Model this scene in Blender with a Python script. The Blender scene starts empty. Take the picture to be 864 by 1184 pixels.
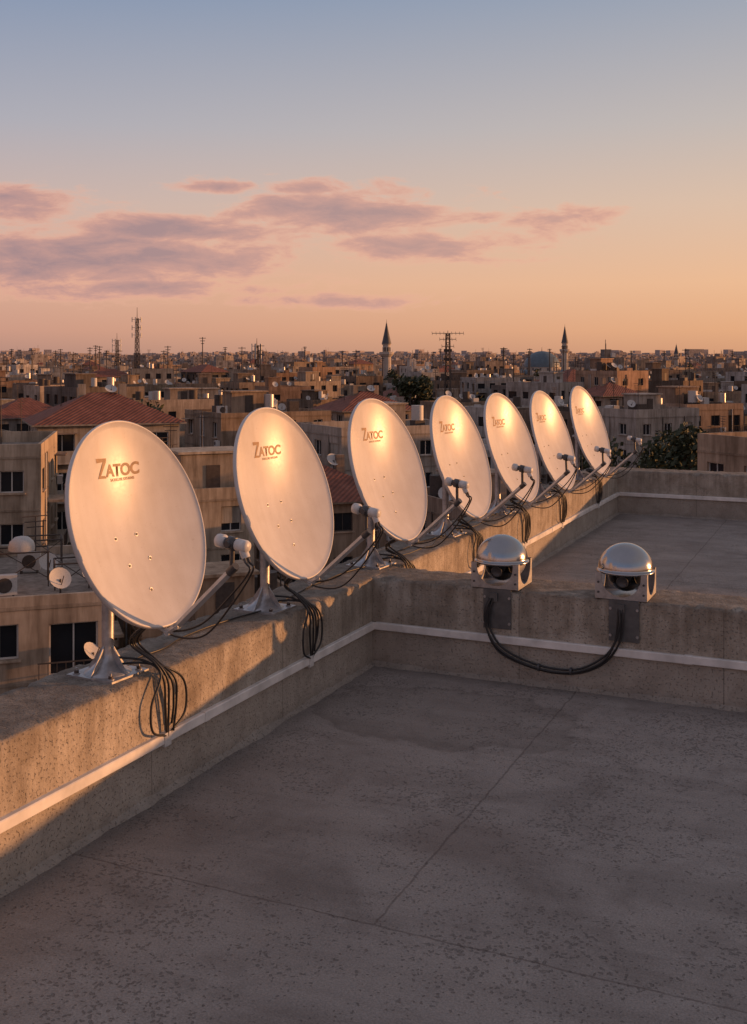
import bpy, bmesh, math, random
from mathutils import Vector, Matrix, noise
random.seed(7)
scn=bpy.context.scene
scn.view_settings.view_transform='Standard'
try: scn.view_settings.look='None'
except Exception: pass
scn.view_settings.exposure=0
HEAD=math.radians(24.35)
CAM=Vector((2.96,-6.53,2.0))
FW=Vector((-math.sin(HEAD),math.cos(HEAD),0)); RT=Vector((math.cos(HEAD),math.sin(HEAD),0))
SUN=Vector((.8,.6,.074)).normalized()
def W(lat,dep,z=0):
    p=CAM+FW*dep+RT*lat; return Vector((p.x,p.y,z))
def lin(c):
    return tuple(((x/255)/12.92 if x/255<=.04045 else ((x/255+.055)/1.055)**2.4) for x in c)
# ---------------------------------------------------------------- node helper
class NT:
    def __init__(s,tree): s.t=tree; s.n=tree.nodes; s.l=tree.links
    def set(s,sock,v):
        if isinstance(v,bpy.types.NodeSocket): s.l.new(v,sock)
        else:
            if isinstance(v,(tuple,list)) and len(v)==3 and len(sock.default_value)==4: v=(*v,1)
            sock.default_value=v
    def m(s,op,a,b=None,c=None,clamp=False):
        n=s.n.new('ShaderNodeMath'); n.operation=op; n.use_clamp=clamp
        s.set(n.inputs[0],a)
        if b is not None: s.set(n.inputs[1],b)
        if c is not None: s.set(n.inputs[2],c)
        return n.outputs[0]
    def mr(s,v,a,b,c=0.,d=1.,smooth=False):
        n=s.n.new('ShaderNodeMapRange'); n.clamp=True
        if smooth: n.interpolation_type='SMOOTHSTEP'
        for i,x in enumerate((v,a,b,c,d)): s.set(n.inputs[i],x)
        return n.outputs[0]
    def mix(s,f,a,b,mode='MIX'):
        n=s.n.new('ShaderNodeMix'); n.data_type='RGBA'; n.blend_type=mode
        s.set(n.inputs[0],f); s.set(n.inputs[6],a); s.set(n.inputs[7],b)
        return n.outputs[2]
    def noise(s,vec,scale,detail=4,rough=.55,dist=0):
        n=s.n.new('ShaderNodeTexNoise'); s.set(n.inputs['Vector'],vec)
        n.inputs['Scale'].default_value=scale; n.inputs['Detail'].default_value=detail
        n.inputs['Roughness'].default_value=rough; n.inputs['Distortion'].default_value=dist
        return n.outputs['Fac']
    def voro(s,vec,scale,feature='F1'):
        n=s.n.new('ShaderNodeTexVoronoi'); s.set(n.inputs['Vector'],vec); n.feature=feature
        n.inputs['Scale'].default_value=scale; return n.outputs['Distance']
    def mapping(s,vec,scale=(1,1,1),rot=(0,0,0),loc=(0,0,0)):
        n=s.n.new('ShaderNodeMapping'); s.set(n.inputs[0],vec); n.inputs['Scale'].default_value=scale
        n.inputs['Rotation'].default_value=rot; n.inputs['Location'].default_value=loc; return n.outputs[0]
    def sep(s,vec):
        n=s.n.new('ShaderNodeSeparateXYZ'); s.set(n.inputs[0],vec); return n.outputs
    def comb(s,x,y,z):
        n=s.n.new('ShaderNodeCombineXYZ')
        for i,v in enumerate((x,y,z)): s.set(n.inputs[i],v)
        return n.outputs[0]
    def ramp(s,f,stops):
        n=s.n.new('ShaderNodeValToRGB'); s.set(n.inputs[0],f); e=n.color_ramp.elements
        while len(e)<len(stops): e.new(.5)
        for i,(p,c) in enumerate(stops): e[i].position=p; e[i].color=(*c,1)
        return n.outputs[0]
def newmat(name):
    m=bpy.data.materials.new(name); m.use_nodes=True
    t=NT(m.node_tree); b=m.node_tree.nodes['Principled BSDF']
    return m,t,b
def bump(t,b,h,strength=.5,dist=.01):
    n=t.n.new('ShaderNodeBump'); n.inputs['Strength'].default_value=strength; n.inputs['Distance'].default_value=dist
    t.set(n.inputs['Height'],h); t.l.new(n.outputs[0],b.inputs['Normal'])
def objco(t):
    return t.n.new('ShaderNodeTexCoord').outputs['Object']
def geopos(t):
    return t.n.new('ShaderNodeNewGeometry').outputs['Position']
def simple(name,col,rough=.6,metal=0,var=.15,scale=20,bmp=0):
    m,t,b=newmat(name); co=objco(t)
    n=t.noise(co,scale,3)
    c=t.mix(1.0,col,t.ramp(n,[(.3,(1-var,)*3),(.7,(1+var*.3,)*3)]),'MULTIPLY')
    t.l.new(c,b.inputs['Base Color']); b.inputs['Roughness'].default_value=rough; b.inputs['Metallic'].default_value=metal
    if bmp: bump(t,b,n,bmp,.01)
    return m
# ---------------------------------------------------------------- materials
def mat_floor():
    m,t,b=newmat('roof_floor_concrete'); co=geopos(t); s=t.sep(co)
    big=t.noise(co,.55,4,.6,.4); mid=t.noise(co,2.6,5,.65,.6); fine=t.noise(co,38,4,.7); grit=t.noise(co,120,2,.7)
    c=t.ramp(big,[(.3,(.27,.24,.222)),(.5,(.325,.292,.27)),(.72,(.37,.335,.31))])
    c=t.mix(1,c,t.ramp(mid,[(.3,(.76,.74,.73)),(.52,(1,1,1)),(.75,(1.08,1.07,1.05))]),'MULTIPLY')
    streak=t.noise(t.mapping(co,(.5,3,1),(0,0,.5)),1.6,5,.7,.5)
    c=t.mix(.6,c,t.ramp(streak,[(.35,(.72,.70,.69)),(.6,(1,1,1))]),'MULTIPLY')
    nw=t.n.new('ShaderNodeTexNoise'); t.set(nw.inputs['Vector'],co); nw.inputs['Scale'].default_value=28; nw.inputs['Detail'].default_value=2
    vm=t.n.new('ShaderNodeVectorMath'); vm.operation='MULTIPLY_ADD'; t.l.new(nw.outputs['Color'],vm.inputs[0]); vm.inputs[1].default_value=(.035,.035,0); t.l.new(co,vm.inputs[2]); wc=vm.outputs[0]
    pm=t.mr(t.noise(co,1.3,6,.72,.5),.34,.60)
    v=t.voro(wc,52); pv=t.noise(co,11,4,.7)
    thr=t.mr(t.m('ADD',t.m('MULTIPLY',pm,.42),t.m('MULTIPLY',pv,.75)),.42,.86,.06,.44)
    pit=t.mr(t.m('SUBTRACT',thr,v),.0,.10)
    v2=t.voro(wc,115); pit2=t.m('MULTIPLY',t.mr(v2,.36,.20),t.mr(pv,.36,.54))
    pits=t.m('MAXIMUM',t.m('MULTIPLY',pit,.9),t.m('MULTIPLY',pit2,.7))
    c=t.mix(t.m('MULTIPLY',pits,.52),c,(.11,.096,.088))
    c=t.mix(1,c,t.ramp(grit,[(.3,(.78,)*3),(.7,(1.14,)*3)]),'MULTIPLY')
    def blob(cx,cy,rx,ry):
        dx=t.m('DIVIDE',t.m('SUBTRACT',s[0],cx),rx); dy=t.m('DIVIDE',t.m('SUBTRACT',s[1],cy),ry)
        return t.m('SQRT',t.m('ADD',t.m('MULTIPLY',dx,dx),t.m('MULTIPLY',dy,dy)))
    bn=t.m('MULTIPLY',t.m('SUBTRACT',t.noise(co,3.2,5,.6),.5),.9)
    w=t.m('ADD',blob(.80,-.78,.80,.50),bn); ww=t.mr(w,1.03,.97); edge=t.m('MULTIPLY',t.mr(w,.84,1.0),ww)
    c=t.mix(t.m('MULTIPLY',ww,.30),c,(.14,.12,.105)); c=t.mix(t.m('MULTIPLY',edge,.25),c,(.10,.08,.07))
    w2=t.mr(t.m('ADD',blob(1.45,-2.25,.35,.22),bn),1.2,.5); c=t.mix(t.m('MULTIPLY',w2,.42),c,(.13,.095,.08))
    w3=t.mr(t.m('ADD',blob(.35,-2.3,.8,1.5),bn),1.2,.4); c=t.mix(t.m('MULTIPLY',w3,.25),c,(.17,.13,.11))
    w4=t.mr(t.m('ADD',blob(2.6,-2.3,.75,.16),bn),1.1,.5); c=t.mix(t.m('MULTIPLY',w4,.35),c,(.13,.11,.10))
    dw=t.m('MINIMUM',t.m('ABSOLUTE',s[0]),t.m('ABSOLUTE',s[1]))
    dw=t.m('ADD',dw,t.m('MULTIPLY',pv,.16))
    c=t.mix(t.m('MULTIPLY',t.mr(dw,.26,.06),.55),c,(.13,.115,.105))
    wob=t.m('MULTIPLY',t.m('SUBTRACT',t.noise(co,4,5,.7),.5),.045)
    s1=t.m('ABSOLUTE',t.m('ADD',t.m('ADD',s[1],3.02),wob)); s2=t.m('ABSOLUTE',t.m('ADD',t.m('SUBTRACT',s[0],1.37),wob))
    s2=t.m('ADD',s2,t.m('MULTIPLY',t.m('LESS_THAN',s[1],-3.02),1.0))
    s3=t.m('ABSOLUTE',t.m('ADD',t.m('SUBTRACT',s[1],3.6),wob))
    sd=t.m('MINIMUM',t.m('MINIMUM',s1,s2),s3)
    seam=t.m('MULTIPLY',t.mr(sd,.007,.002),t.mr(pv,.30,.5,.4,1))
    c=t.mix(t.m('MULTIPLY',seam,.58),c,(.085,.063,.055))
    t.l.new(c,b.inputs['Base Color'])
    b.inputs['Roughness'].default_value=.85; b.inputs['Specular IOR Level'].default_value=.25
    h=t.m('SUBTRACT',t.m('ADD',t.m('MULTIPLY',fine,.6),t.m('MULTIPLY',grit,.25)),t.m('MULTIPLY',pit,.5))
    bump(t,b,h,.9,.014); return m
def mat_wall():
    m,t,b=newmat('parapet_concrete'); co=geopos(t); s=t.sep(co)
    big=t.noise(co,1.3,4,.6,.3); mid=t.noise(co,6,5,.65,.4); fine=t.noise(co,55,4,.7)
    c=t.ramp(big,[(.3,(.32,.28,.235)),(.55,(.42,.375,.32)),(.75,(.48,.435,.38))])
    c=t.mix(1,c,t.ramp(mid,[(.3,(.66,.63,.60)),(.6,(1,1,1))]),'MULTIPLY')
    st=t.noise(t.mapping(co,(9,9,.8)),1.5,4,.6)
    c=t.mix(t.mr(s[2],.1,.57,.2,.8),c,t.mix(1,c,t.ramp(st,[(.4,(.55,.52,.49)),(.62,(1,1,1))]),'MULTIPLY'))
    top=t.mr(t.m('ADD',s[2],t.m('MULTIPLY',t.noise(co,9,5,.7),.10)),.585,.635)
    c=t.mix(t.m('MULTIPLY',top,.62),c,(.12,.10,.085))
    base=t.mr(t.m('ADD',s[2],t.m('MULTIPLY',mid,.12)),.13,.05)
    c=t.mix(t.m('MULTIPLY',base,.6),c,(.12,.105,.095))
    low=t.mr(s[2],.262,.255); c=t.mix(t.m('MULTIPLY',low,.4),c,(.36,.33,.30))
    nn=t.n.new('ShaderNodeNewGeometry').outputs['Normal']; ns=t.sep(nn)
    def joint(k,off): 
        f=t.m('ABSOLUTE',t.m('SUBTRACT',t.m('FRACT',t.m('DIVIDE',t.m('ADD',k,off),1.22)),.5))
        return t.m('LESS_THAN',f,.0025)
    j=t.m('ADD',t.m('MULTIPLY',joint(s[1],.13+20),t.m('GREATER_THAN',t.m('ABSOLUTE',ns[0]),.7)),t.m('MULTIPLY',joint(s[0],.35+20),t.m('GREATER_THAN',t.m('ABSOLUTE',ns[1]),.7)))
    j=t.m('MULTIPLY',j,t.m('LESS_THAN',s[2],.55))
    c=t.mix(t.m('MULTIPLY',j,.55),c,(.10,.085,.07))
    cr=t.voro(t.mapping(co,(1,1,1.6)),1.7,'DISTANCE_TO_EDGE'); crd=t.m('ADD',cr,t.m('MULTIPLY',t.m('SUBTRACT',t.noise(co,14,4,.7),.5),.14))
    crk=t.m('MULTIPLY',t.mr(t.m('ABSOLUTE',crd),.004,.001),t.mr(big,.48,.56))
    c=t.mix(t.m('MULTIPLY',crk,.4),c,(.09,.075,.06))
    po=t.mr(t.noise(co,80,2,.5),.60,.67); c=t.mix(t.m('MULTIPLY',po,.55),c,(.12,.10,.085))
    t.l.new(c,b.inputs['Base Color']); b.inputs['Roughness'].default_value=.9; b.inputs['Specular IOR Level'].default_value=.25
    h=t.m('SUBTRACT',t.m('ADD',t.m('MULTIPLY',fine,.5),t.m('MULTIPLY',mid,.9)),t.m('MULTIPLY',po,.35))
    bump(t,b,h,.8,.016); return m
def mat_city():
    m,t,b=newmat('weathered_plaster'); co=geopos(t)
    a=t.n.new('ShaderNodeAttribute'); a.attribute_name='Col'
    n=t.noise(co,.35,4,.65); st=t.noise(t.mapping(co,(2.2,2.2,.25)),1,4,.7)
    c=t.mix(1,a.outputs['Color'],t.ramp(n,[(.3,(.62,.60,.58)),(.6,(1.0,1.0,1.0))]),'MULTIPLY')
    c=t.mix(.85,c,t.ramp(st,[(.35,(.52,.49,.46)),(.6,(1,1,1))]),'MULTIPLY')
    t.l.new(c,b.inputs['Base Color']); b.inputs['Roughness'].default_value=.9; b.inputs['Specular IOR Level'].default_value=.2
    return m
def mat_tile():
    m,t,b=newmat('red_roof_tiles'); co=objco(t); s=t.sep(co)
    n=t.noise(geopos(t),1.2,5,.7); c=t.ramp(n,[(.3,(.14,.045,.028)),(.55,(.24,.08,.05)),(.75,(.30,.13,.085))])
    w=t.m('SINE',t.m('MULTIPLY',s[0],22)); c=t.mix(1,c,t.ramp(t.m('MULTIPLY_ADD',w,.5,.5),[(0,(.6,.6,.6)),(1,(1.1,1.1,1.1))]),'MULTIPLY')
    t.l.new(c,b.inputs['Base Color']); b.inputs['Roughness'].default_value=.85; bump(t,b,w,.5,.04); return m
FLOOR=mat_floor(); WALL=mat_wall(); CITY=mat_city(); TILE=mat_tile()
GLASS=simple('dark_window_glass',(.02,.022,.027),.12,0,.3,.5)
GLASSF=simple('hazed_window_glass',(.13,.105,.10),.6,0,.3,.5)  # far panes: aerial haze painted in as a lighter glass colour
FRAME=simple('white_window_frame',(.55,.53,.5),.5)
RUST=simple('rusty_dark_metal',(.09,.07,.06),.7,.3,.3,5)
GALV=simple('galvanised_steel',(.45,.45,.46),.42,.75,.3,30,.1)
DARKSTEEL=simple('dark_steel_plate',(.13,.135,.14),.5,.5,.3,15,.1)
CABLE=simple('black_cable_rubber',(.018,.018,.02),.45,0,.2,30)
PVC=simple('white_plastic',(.60,.59,.58),.42,0,.25,25)
TRUNK=simple('white_cable_trunking',(.72,.70,.68),.45,0,.3,7)
LNBDARK=simple('dark_grey_plastic',(.06,.06,.065),.4,0,.2,30)
GREYARM=simple('grey_painted_steel',(.46,.47,.48),.42,.2,.2,20)
PRINT=simple('brown_print',(.27,.15,.08),.5,0,.35,60)
TANK=simple('plastic_water_tank',(.52,.50,.48),.5)
STONE=simple('pale_limestone',(.46,.40,.35),.9,0,.2,.3)
LEAD=simple('dark_lead_roof',(.06,.06,.07),.55,0,.3,.5)
BLUE=simple('blue_glazed_dome',(.09,.13,.165),.5,0,.25,.5)
BALL=simple('smoked_dome_glass',(.006,.006,.007),.06,0,.1,5)
def mat_dish():
    m,t,b=newmat('dish_white_paint'); co=objco(t)
    n=t.noise(co,5,4,.6,.3); f=t.noise(co,60,3,.7)
    c=t.ramp(n,[(.3,(.54,.515,.50)),(.6,(.60,.58,.57)),(.8,(.62,.605,.595))])
    st=t.noise(t.mapping(co,(14,1.2,14)),1,4,.6); c=t.mix(.28,c,t.ramp(st,[(.35,(.76,.73,.68)),(.6,(1,1,1))]),'MULTIPLY')
    sp=t.mr(t.noise(co,110,2),.67,.72); c=t.mix(t.m('MULTIPLY',sp,.3),c,(.3,.25,.2))
    t.l.new(c,b.inputs['Base Color']); t.l.new(t.mr(f,.3,.7,.30,.37),b.inputs['Roughness'])
    b.inputs['Specular IOR Level'].default_value=.37
    return m
DISH=mat_dish()
def mat_chrome():
    m,t,b=newmat('brushed_steel_cap'); co=objco(t)
    n=t.noise(t.mapping(co,(6,6,60)),6,4,.6); n2=t.noise(co,8,4)
    t.l.new(t.mix(n2,(.30,.30,.31),(.44,.44,.45)),b.inputs['Base Color']); b.inputs['Metallic'].default_value=1
    t.l.new(t.mr(n,.3,.7,.13,.24),b.inputs['Roughness']); bump(t,b,n,.05,.003); return m
CHROME=mat_chrome()
# ---------------------------------------------------------------- mesh builder
class MB:
    def __init__(s,mats): s.v=[]; s.f=[]; s.m=[]; s.c=[]; s.mats=mats; s.sm=[]
    def face(s,pts,mat,col=(.3,.27,.23),smooth=False):
        i=len(s.v); s.v.extend([tuple(p) for p in pts]); s.f.append(tuple(range(i,i+len(pts)))); s.m.append(mat); s.c.append(col); s.sm.append(smooth)
    def add(s,vs,fs,mat,col=(.3,.27,.23),smooth=True):
        i=len(s.v); s.v.extend([tuple(p) for p in vs])
        for f in fs: s.f.append(tuple(i+k for k in f)); s.m.append(mat); s.c.append(col); s.sm.append(smooth)
    def box(s,cx,cy,z0,z1,w,d,rot,mat,col=(.3,.27,.23),bottom=False):
        c,sn=math.cos(rot),math.sin(rot)
        P=[(cx+x*c-y*sn,cy+x*sn+y*c) for x,y in ((-w/2,-d/2),(w/2,-d/2),(w/2,d/2),(-w/2,d/2))]
        vs=[(x,y,z0) for x,y in P]+[(x,y,z1) for x,y in P]
        fs=[(0,1,5,4),(1,2,6,5),(2,3,7,6),(3,0,4,7),(4,5,6,7)]
        if bottom: fs.append((3,2,1,0))
        s.add(vs,fs,mat,col,False)
    def tube(s,p0,p1,r0,r1,mat,n=12,col=(.3,.27,.23),cap=True,smooth=True):
        p0=Vector(p0);p1=Vector(p1);d=(p1-p0).normalized()
        a=d.orthogonal().normalized(); b=d.cross(a)
        if n==4: a,b=(a+b).normalized(),(b-a).normalized()
        vs=[]
        for p,r in ((p0,r0),(p1,r1)):
            for k in range(n):
                t=2*math.pi*k/n; vs.append(p+a*math.cos(t)*r+b*math.sin(t)*r)
        fs=[(k,(k+1)%n,n+(k+1)%n,n+k) for k in range(n)]
        s.add(vs,fs,mat,col,smooth and n>5)
        if cap: s.face(vs[:n][::-1],mat,col); s.face(vs[n:],mat,col)
    def lathe(s,prof,n,mat,org=(0,0,0),M=None,sx=1,sy=1,col=(.3,.27,.23),smooth=True):
        vs=[]
        for r,z in prof:
            for k in range(n):
                t=2*math.pi*k/n; p=Vector((r*sx*math.cos(t),r*sy*math.sin(t),z))
                if M is not None: p=M@p
                vs.append(p+Vector(org))
        fs=[]
        for j in range(len(prof)-1):
            for k in range(n):
                a=j*n+k;b_=j*n+(k+1)%n; fs.append((a,b_,b_+n,a+n))
        s.add(vs,fs,mat,col,smooth)
    def obj(s,name,parent=None,merge=False):
        me=bpy.data.meshes.new(name); me.from_pydata(s.v,[],s.f)
        for m in s.mats: me.materials.append(m)
        me.polygons.foreach_set('material_index',s.m); me.polygons.foreach_set('use_smooth',s.sm)
        a=me.attributes.new('Col','FLOAT_COLOR','FACE'); buf=[]
        for c in s.c: buf.extend((c[0],c[1],c[2],1))
        a.data.foreach_set('color',buf)
        me.update(); o=bpy.data.objects.new(name,me); scn.collection.objects.link(o)
        if parent: o.parent=parent
        return o
def empty(name,loc=(0,0,0),rz=0):
    e=bpy.data.objects.new(name,None); e.location=loc; e.rotation_euler=(0,0,rz); e.empty_display_size=.2; scn.collection.objects.link(e); return e
def catmull(P,n=10):
    P=[Vector(p) for p in P]; Q=[P[0]*2-P[1]]+P+[P[-1]*2-P[-2]]; out=[]
    for i in range(1,len(Q)-2):
        for k in range(n):
            t=k/n; a,b,c,d=Q[i-1],Q[i],Q[i+1],Q[i+2]
            out.append(.5*((2*b)+(c-a)*t+(2*a-5*b+4*c-d)*t*t+(3*b-a-3*c+d)*t**3))
    out.append(P[-1]); return out
def cable(name,paths,r,mat,parent=None):
    cu=bpy.data.curves.new(name,'CURVE'); cu.dimensions='3D'; cu.bevel_depth=r; cu.bevel_resolution=3
    for P in paths:
        pts=catmull(P); sp=cu.splines.new('POLY'); sp.points.add(len(pts)-1)
        for i,p in enumerate(pts): sp.points[i].co=(*p,1)
        sp.use_smooth=True
    cu.materials.append(mat); o=bpy.data.objects.new(name,cu); scn.collection.objects.link(o)
    if parent: o.parent=parent
    return o
# ---------------------------------------------------------------- our roof
PH=.571
def parapet(name,length,thick,M,z1=PH,step=.02,seed=0):
    prof=[(0,-.02),(0,.15),(0,.30),(0,.45),(0,z1-.035),(0,z1-.012),(-.004,z1-.003),(-.012,z1),(-.05,z1+.001),(-.14,z1),(-.22,z1+.001),(-.30,z1),(-thick+.05,z1+.001),(-thick+.012,z1),(-thick+.004,z1-.003),(-thick,z1-.012),(-thick,z1-.035),(-thick,.2),(-thick,-.5)]
    n=int(length/step)+1; mb=MB([WALL]); vs=[]
    for i in range(n):
        y=length*i/(n-1)
        for k,(x,z) in enumerate(prof):
            edge=1 if 5<=k<=7 or 13<=k<=15 else .3
            q=Vector((x*3+seed*7,y*9,z*9)); a=noise.noise(q)*.005*edge; b=noise.noise(q*3+Vector((5,5,5)))*.005*edge
            ch=max(0,noise.noise(Vector((x*2+seed,y*5.5+3,seed)))-.27)*.11 if edge==1 else 0
            ch+=max(0,noise.noise(Vector((x*2+seed+9,y*21+3,seed)))-.25)*.05 if edge==1 else 0
            dx=a+b; sgn=-1 if x>-thick/2 else 1
            vs.append(M@Vector((x+dx+sgn*ch*.7,y,z+(a-b)*.8-ch*(1 if k in(6,7,13,14) else .3))))
    m=len(prof); fs=[]
    for i in range(n-1):
        for k in range(m-1):
            a=i*m+k; fs.append((a,a+1,a+m+1,a+m))
    mb.add(vs,fs,0,smooth=True); mb.face(vs[:m],0); mb.face(vs[-m:][::-1],0)
    return mb.obj(name)
U0,U1,V1,TH=-11.0,7.8,9.6,.43
parapet('parapet_wall',U1-U0+TH,TH,Matrix.Translation((0,U0,0)),seed=1)
Mr=Matrix(((0,1,0,-.01),(-1,0,0,0),(0,0,1,-.002),(0,0,0,1)))
parapet('parapet_wall',V1,TH,Mr,seed=2)
Mf=Matrix(((0,1,0,-.01),(-1,0,0,U1),(0,0,1,-.003),(0,0,0,1)))
parapet('parapet_wall',V1,TH,Mf,seed=3)
Me=Matrix.Translation((V1+TH,U0,0))
parapet('parapet_wall',U1-U0+TH,TH,Me,z1=PH-.004,seed=4)
mb=MB([FLOOR]); mb.face([(-.2,U0,0),(V1+.2,U0,0),(V1+.2,U1+.2,0),(-.2,U1+.2,0)],0); mb.obj('roof_floor')
def fillet(name,p0,p1,nrm):
    mb=MB([WALL]); p0=Vector(p0);p1=Vector(p1);nrm=Vector(nrm); L=(p1-p0).length; n=int(L/.04); vs=[]
    for i in range(n+1):
        p=p0.lerp(p1,i/n); w=.024+.014*noise.noise(p*3)+.009*noise.noise(p*11)
        vs+= [p+nrm*(-.01)+Vector((0,0,w*1.3)),p+nrm*w*.45+Vector((0,0,w*.45)),p+nrm*w*1.4+Vector((0,0,-.003))]
    fs=[]
    for i in range(n):
        for k in range(2): a=i*3+k; fs.append((a,a+1,a+4,a+3))
    mb.add(vs,fs,0); return mb.obj(name)
fillet('wall_base_fillet',(0,U0,0),(0,0,0),(1,0,0)); fillet('wall_base_fillet',(0,0,0),(V1,0,0),(0,-1,0))
fillet('wall_base_fillet',(0,TH,0),(0,U1,0),(1,0,0)); fillet('wall_base_fillet',(0,U1,0),(V1,U1,0),(0,-1,0))
def trunking(name,p0,p1,nrm):
    e=empty(name); mb=MB([TRUNK,LNBDARK]); p0=Vector(p0);p1=Vector(p1);nrm=Vector(nrm);d=(p1-p0); L=d.length; d.normalize(); k=0; s=0
    while s<L:
        l=min(2.0,L-s); a=p0+d*(s+.002); b=p0+d*(s+l-.002); dz=random.uniform(-.002,.002)
        pr=[(-.004,-.024),(.020,-.024),(.024,-.020),(.024,.020),(.020,.024),(-.004,.024)]
        vs=[q+nrm*x+Vector((0,0,z+dz)) for q in (a,b) for x,z in pr]; n=len(pr)
        mb.add(vs,[(i,i+1,i+1+n,i+n) for i in range(n-1)],0,smooth=False); mb.face(vs[:n],0); mb.face(vs[n:],0)
        if k: 
            c=p0+d*s
            vs=[c+d*t+nrm*x*1.12+Vector((0,0,z*1.1)) for t in(-.022,.022) for x,z in pr]
            mb.add(vs,[(i,i+1,i+1+n,i+n) for i in range(n-1)],0,smooth=False); mb.face(vs[:n],0); mb.face(vs[n:],0)
        s+=l;k+=1
    mb.obj('strip',e); return e
TZ=.263
trunking('cable_trunking',(0.003,-.02-.0,TZ),(0.003,U0,TZ),(1,0,0))
trunking('cable_trunking',(.024,-.003,TZ),(V1,-.003,TZ),(0,-1,0))
trunking('cable_trunking',(0.003,TH+.01,TZ),(0.003,U1-.02,TZ),(1,0,0))
trunking('cable_trunking',(.024,U1-.003,TZ),(V1,U1-.003,TZ),(0,-1,0))
# ---------------------------------------------------------------- satellite dishes
def dish(u,yaw,el,seed,sc,dz,dxx):
    rnd=random.Random(seed); A_,B_,DEP=.425*sc,.5*sc,.096
    e=empty('satellite_dish',(-.2,u,PH))
    n=Vector((math.cos(el)*math.cos(yaw),math.cos(el)*math.sin(yaw),math.sin(el)))
    t=Vector((-math.sin(el)*math.cos(yaw),-math.sin(el)*math.sin(yaw),math.cos(el)))
    h=t.cross(n)
    nh=Vector((math.cos(yaw),math.sin(yaw),0))
    c=nh*(.165+dxx)+Vector((0,0,.685+dz))
    def Q(a,b,z): return c+h*a+t*b+n*z
    R=Matrix((h,t,n)).transposed()
    surf=lambda r: -DEP*(1-r*r)
    prof=[(max(r,1e-4),surf(r)) for r in [i/22 for i in range(0,23)]]
    prof+=[(1.006,.004),(1.016,.005),(1.024,.001),(1.027,-.008),(1.024,-.02),(1.012,-.022),(1.005,-.014)]
    prof+=[(max(r,1e-4),surf(r)-.010) for r in [.99,.95,.9,.8,.65,.5,.35,.2,.1,0]]
    M=Matrix.Translation(c)@R.to_4x4()
    ob=MB([DISH]); ob.lathe(prof,96,0,sx=A_,sy=B_); o=ob.obj('reflector',e); o.matrix_local=M
    mb=MB([GALV,DISH,GREYARM,LNBDARK,PVC])
    for a,b in ((-.085,-.045),(.05,-.04),(-.05,-.175),(.085,-.16),(.02,-.30)):
        r=math.hypot(a/A_,b/B_); z=surf(r); p=Q(a,b,z); mb.tube(p-n*.003,p+n*.004,.0065,.0055,3,10); mb.tube(p-n*.003,p+n*.0012,.010,.010,0,12)
    for sx in(-.07,.07): mb.tube(Q(sx,.02,-.130),Q(sx,-.32,-.130),.013,.013,2,4)
    mb.tube(Q(-.10,0,-.130),Q(.10,0,-.130),.015,.015,2,4); mb.tube(Q(-.10,-.2,-.130),Q(.10,-.2,-.130),.015,.015,2,4)
    mb.tube((0,0,.50),(0,0,.66),.036,.036,2,16)
    mb.tube((0,0,.60),Q(0,-.06,-.14),.024,.024,2,8); mb.tube((0,0,.54),Q(0,-.15,-.14),.02,.02,2,8)
    for z in(.53,.64): mb.tube((-.055,0,z),(.0,0,z),.007,.007,0,8); mb.tube((-.05,-.02,z),(-.05,.02,z),.012,.012,0,6)
    mb.obj('bracket',e)
    fb=MB([GALV,RUST])
    fb.lathe([(.0285,.68),(.0275,.67),(.0275,.12),(.031,.10),(.033,.085),(.05,.055),(.085,.022),(.105,.014),(.11,.006),(.11,-.006)],28,0)
    fb.tube((0,0,.678),(0,0,.682),.028,.028,1,16)
    fb.box(0,0,-.004,.009,.27,.25,yaw*.5,0)
    for k in range(4):
        a=math.pi/4+k*math.pi/2+yaw*.5; q=Vector((math.cos(a)*.155,math.sin(a)*.145,0)); q*=.92
        fb.tube(q+Vector((0,0,.008)),q+Vector((0,0,.013)),.017,.017,0,12); fb.tube(q+Vector((0,0,.012)),q+Vector((0,0,.024)),.011,.011,1,6); fb.tube(q+Vector((0,0,.02)),q+Vector((0,0,.036)),.005,.005,0,8)
        a2=k*math.pi/2+yaw*.5; d=Vector((math.cos(a2),math.sin(a2),0)); s=Vector((-d.y,d.x,0))*.003
        P=[d*.028+Vector((0,0,.13)),d*.115+Vector((0,0,.012)),d*.028+Vector((0,0,.012))]
        fb.face([p+s for p in P],0); fb.face([p-s for p in P][::-1],0); fb.face([P[0]+s,P[0]-s,P[1]-s,P[1]+s],0)
    fb.obj('mast',e)
    y0=.5*sc
    L=Q(0.0,-.235*sc,.48); ar=MB([GREYARM,PVC,LNBDARK,GALV])
    P=[Q(0,-y0+.12,-.10),Q(0,-y0+.01,-.055),Q(0,-y0-.035,.0),Q(0,-y0-.02,.06),Q(0,-y0+.14,.44)]
    for a,b in zip(P[:-1],P[1:]): ar.tube(a,b,.0155,.0155,0,4)
    for p in P[1:-1]: ar.tube(p-h*.012,p+h*.012,.015,.015,0,12)
    ar.tube(P[-1]-(P[-1]-P[-2]).normalized()*.02,P[-1]+(P[-1]-P[-2]).normalized()*.03,.019,.019,2,12)
    ar.tube(P[-1],L,.011,.011,2,8)
    ar.obj('feed_arm',e)
    dr=(Q(0,0,0)-L).normalized(); ln=MB([PVC,LNBDARK,GREYARM]); K=.86
    def S(pr,mat): 
        q=dr.to_track_quat('Z','Y').to_matrix().to_4x4(); ln.lathe([(r*K,z*K) for r,z in pr],24,mat,org=L,M=q)
    S([(.0001,.098),(.026,.097),(.033,.090),(.035,.055),(.030,.045),(.022,.04)],0)
    S([(.022,.042),(.022,-.02)],1)
    S([(.030,.022),(.034,.020),(.034,-.022),(.030,-.024),(.02,-.024)],1)
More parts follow.
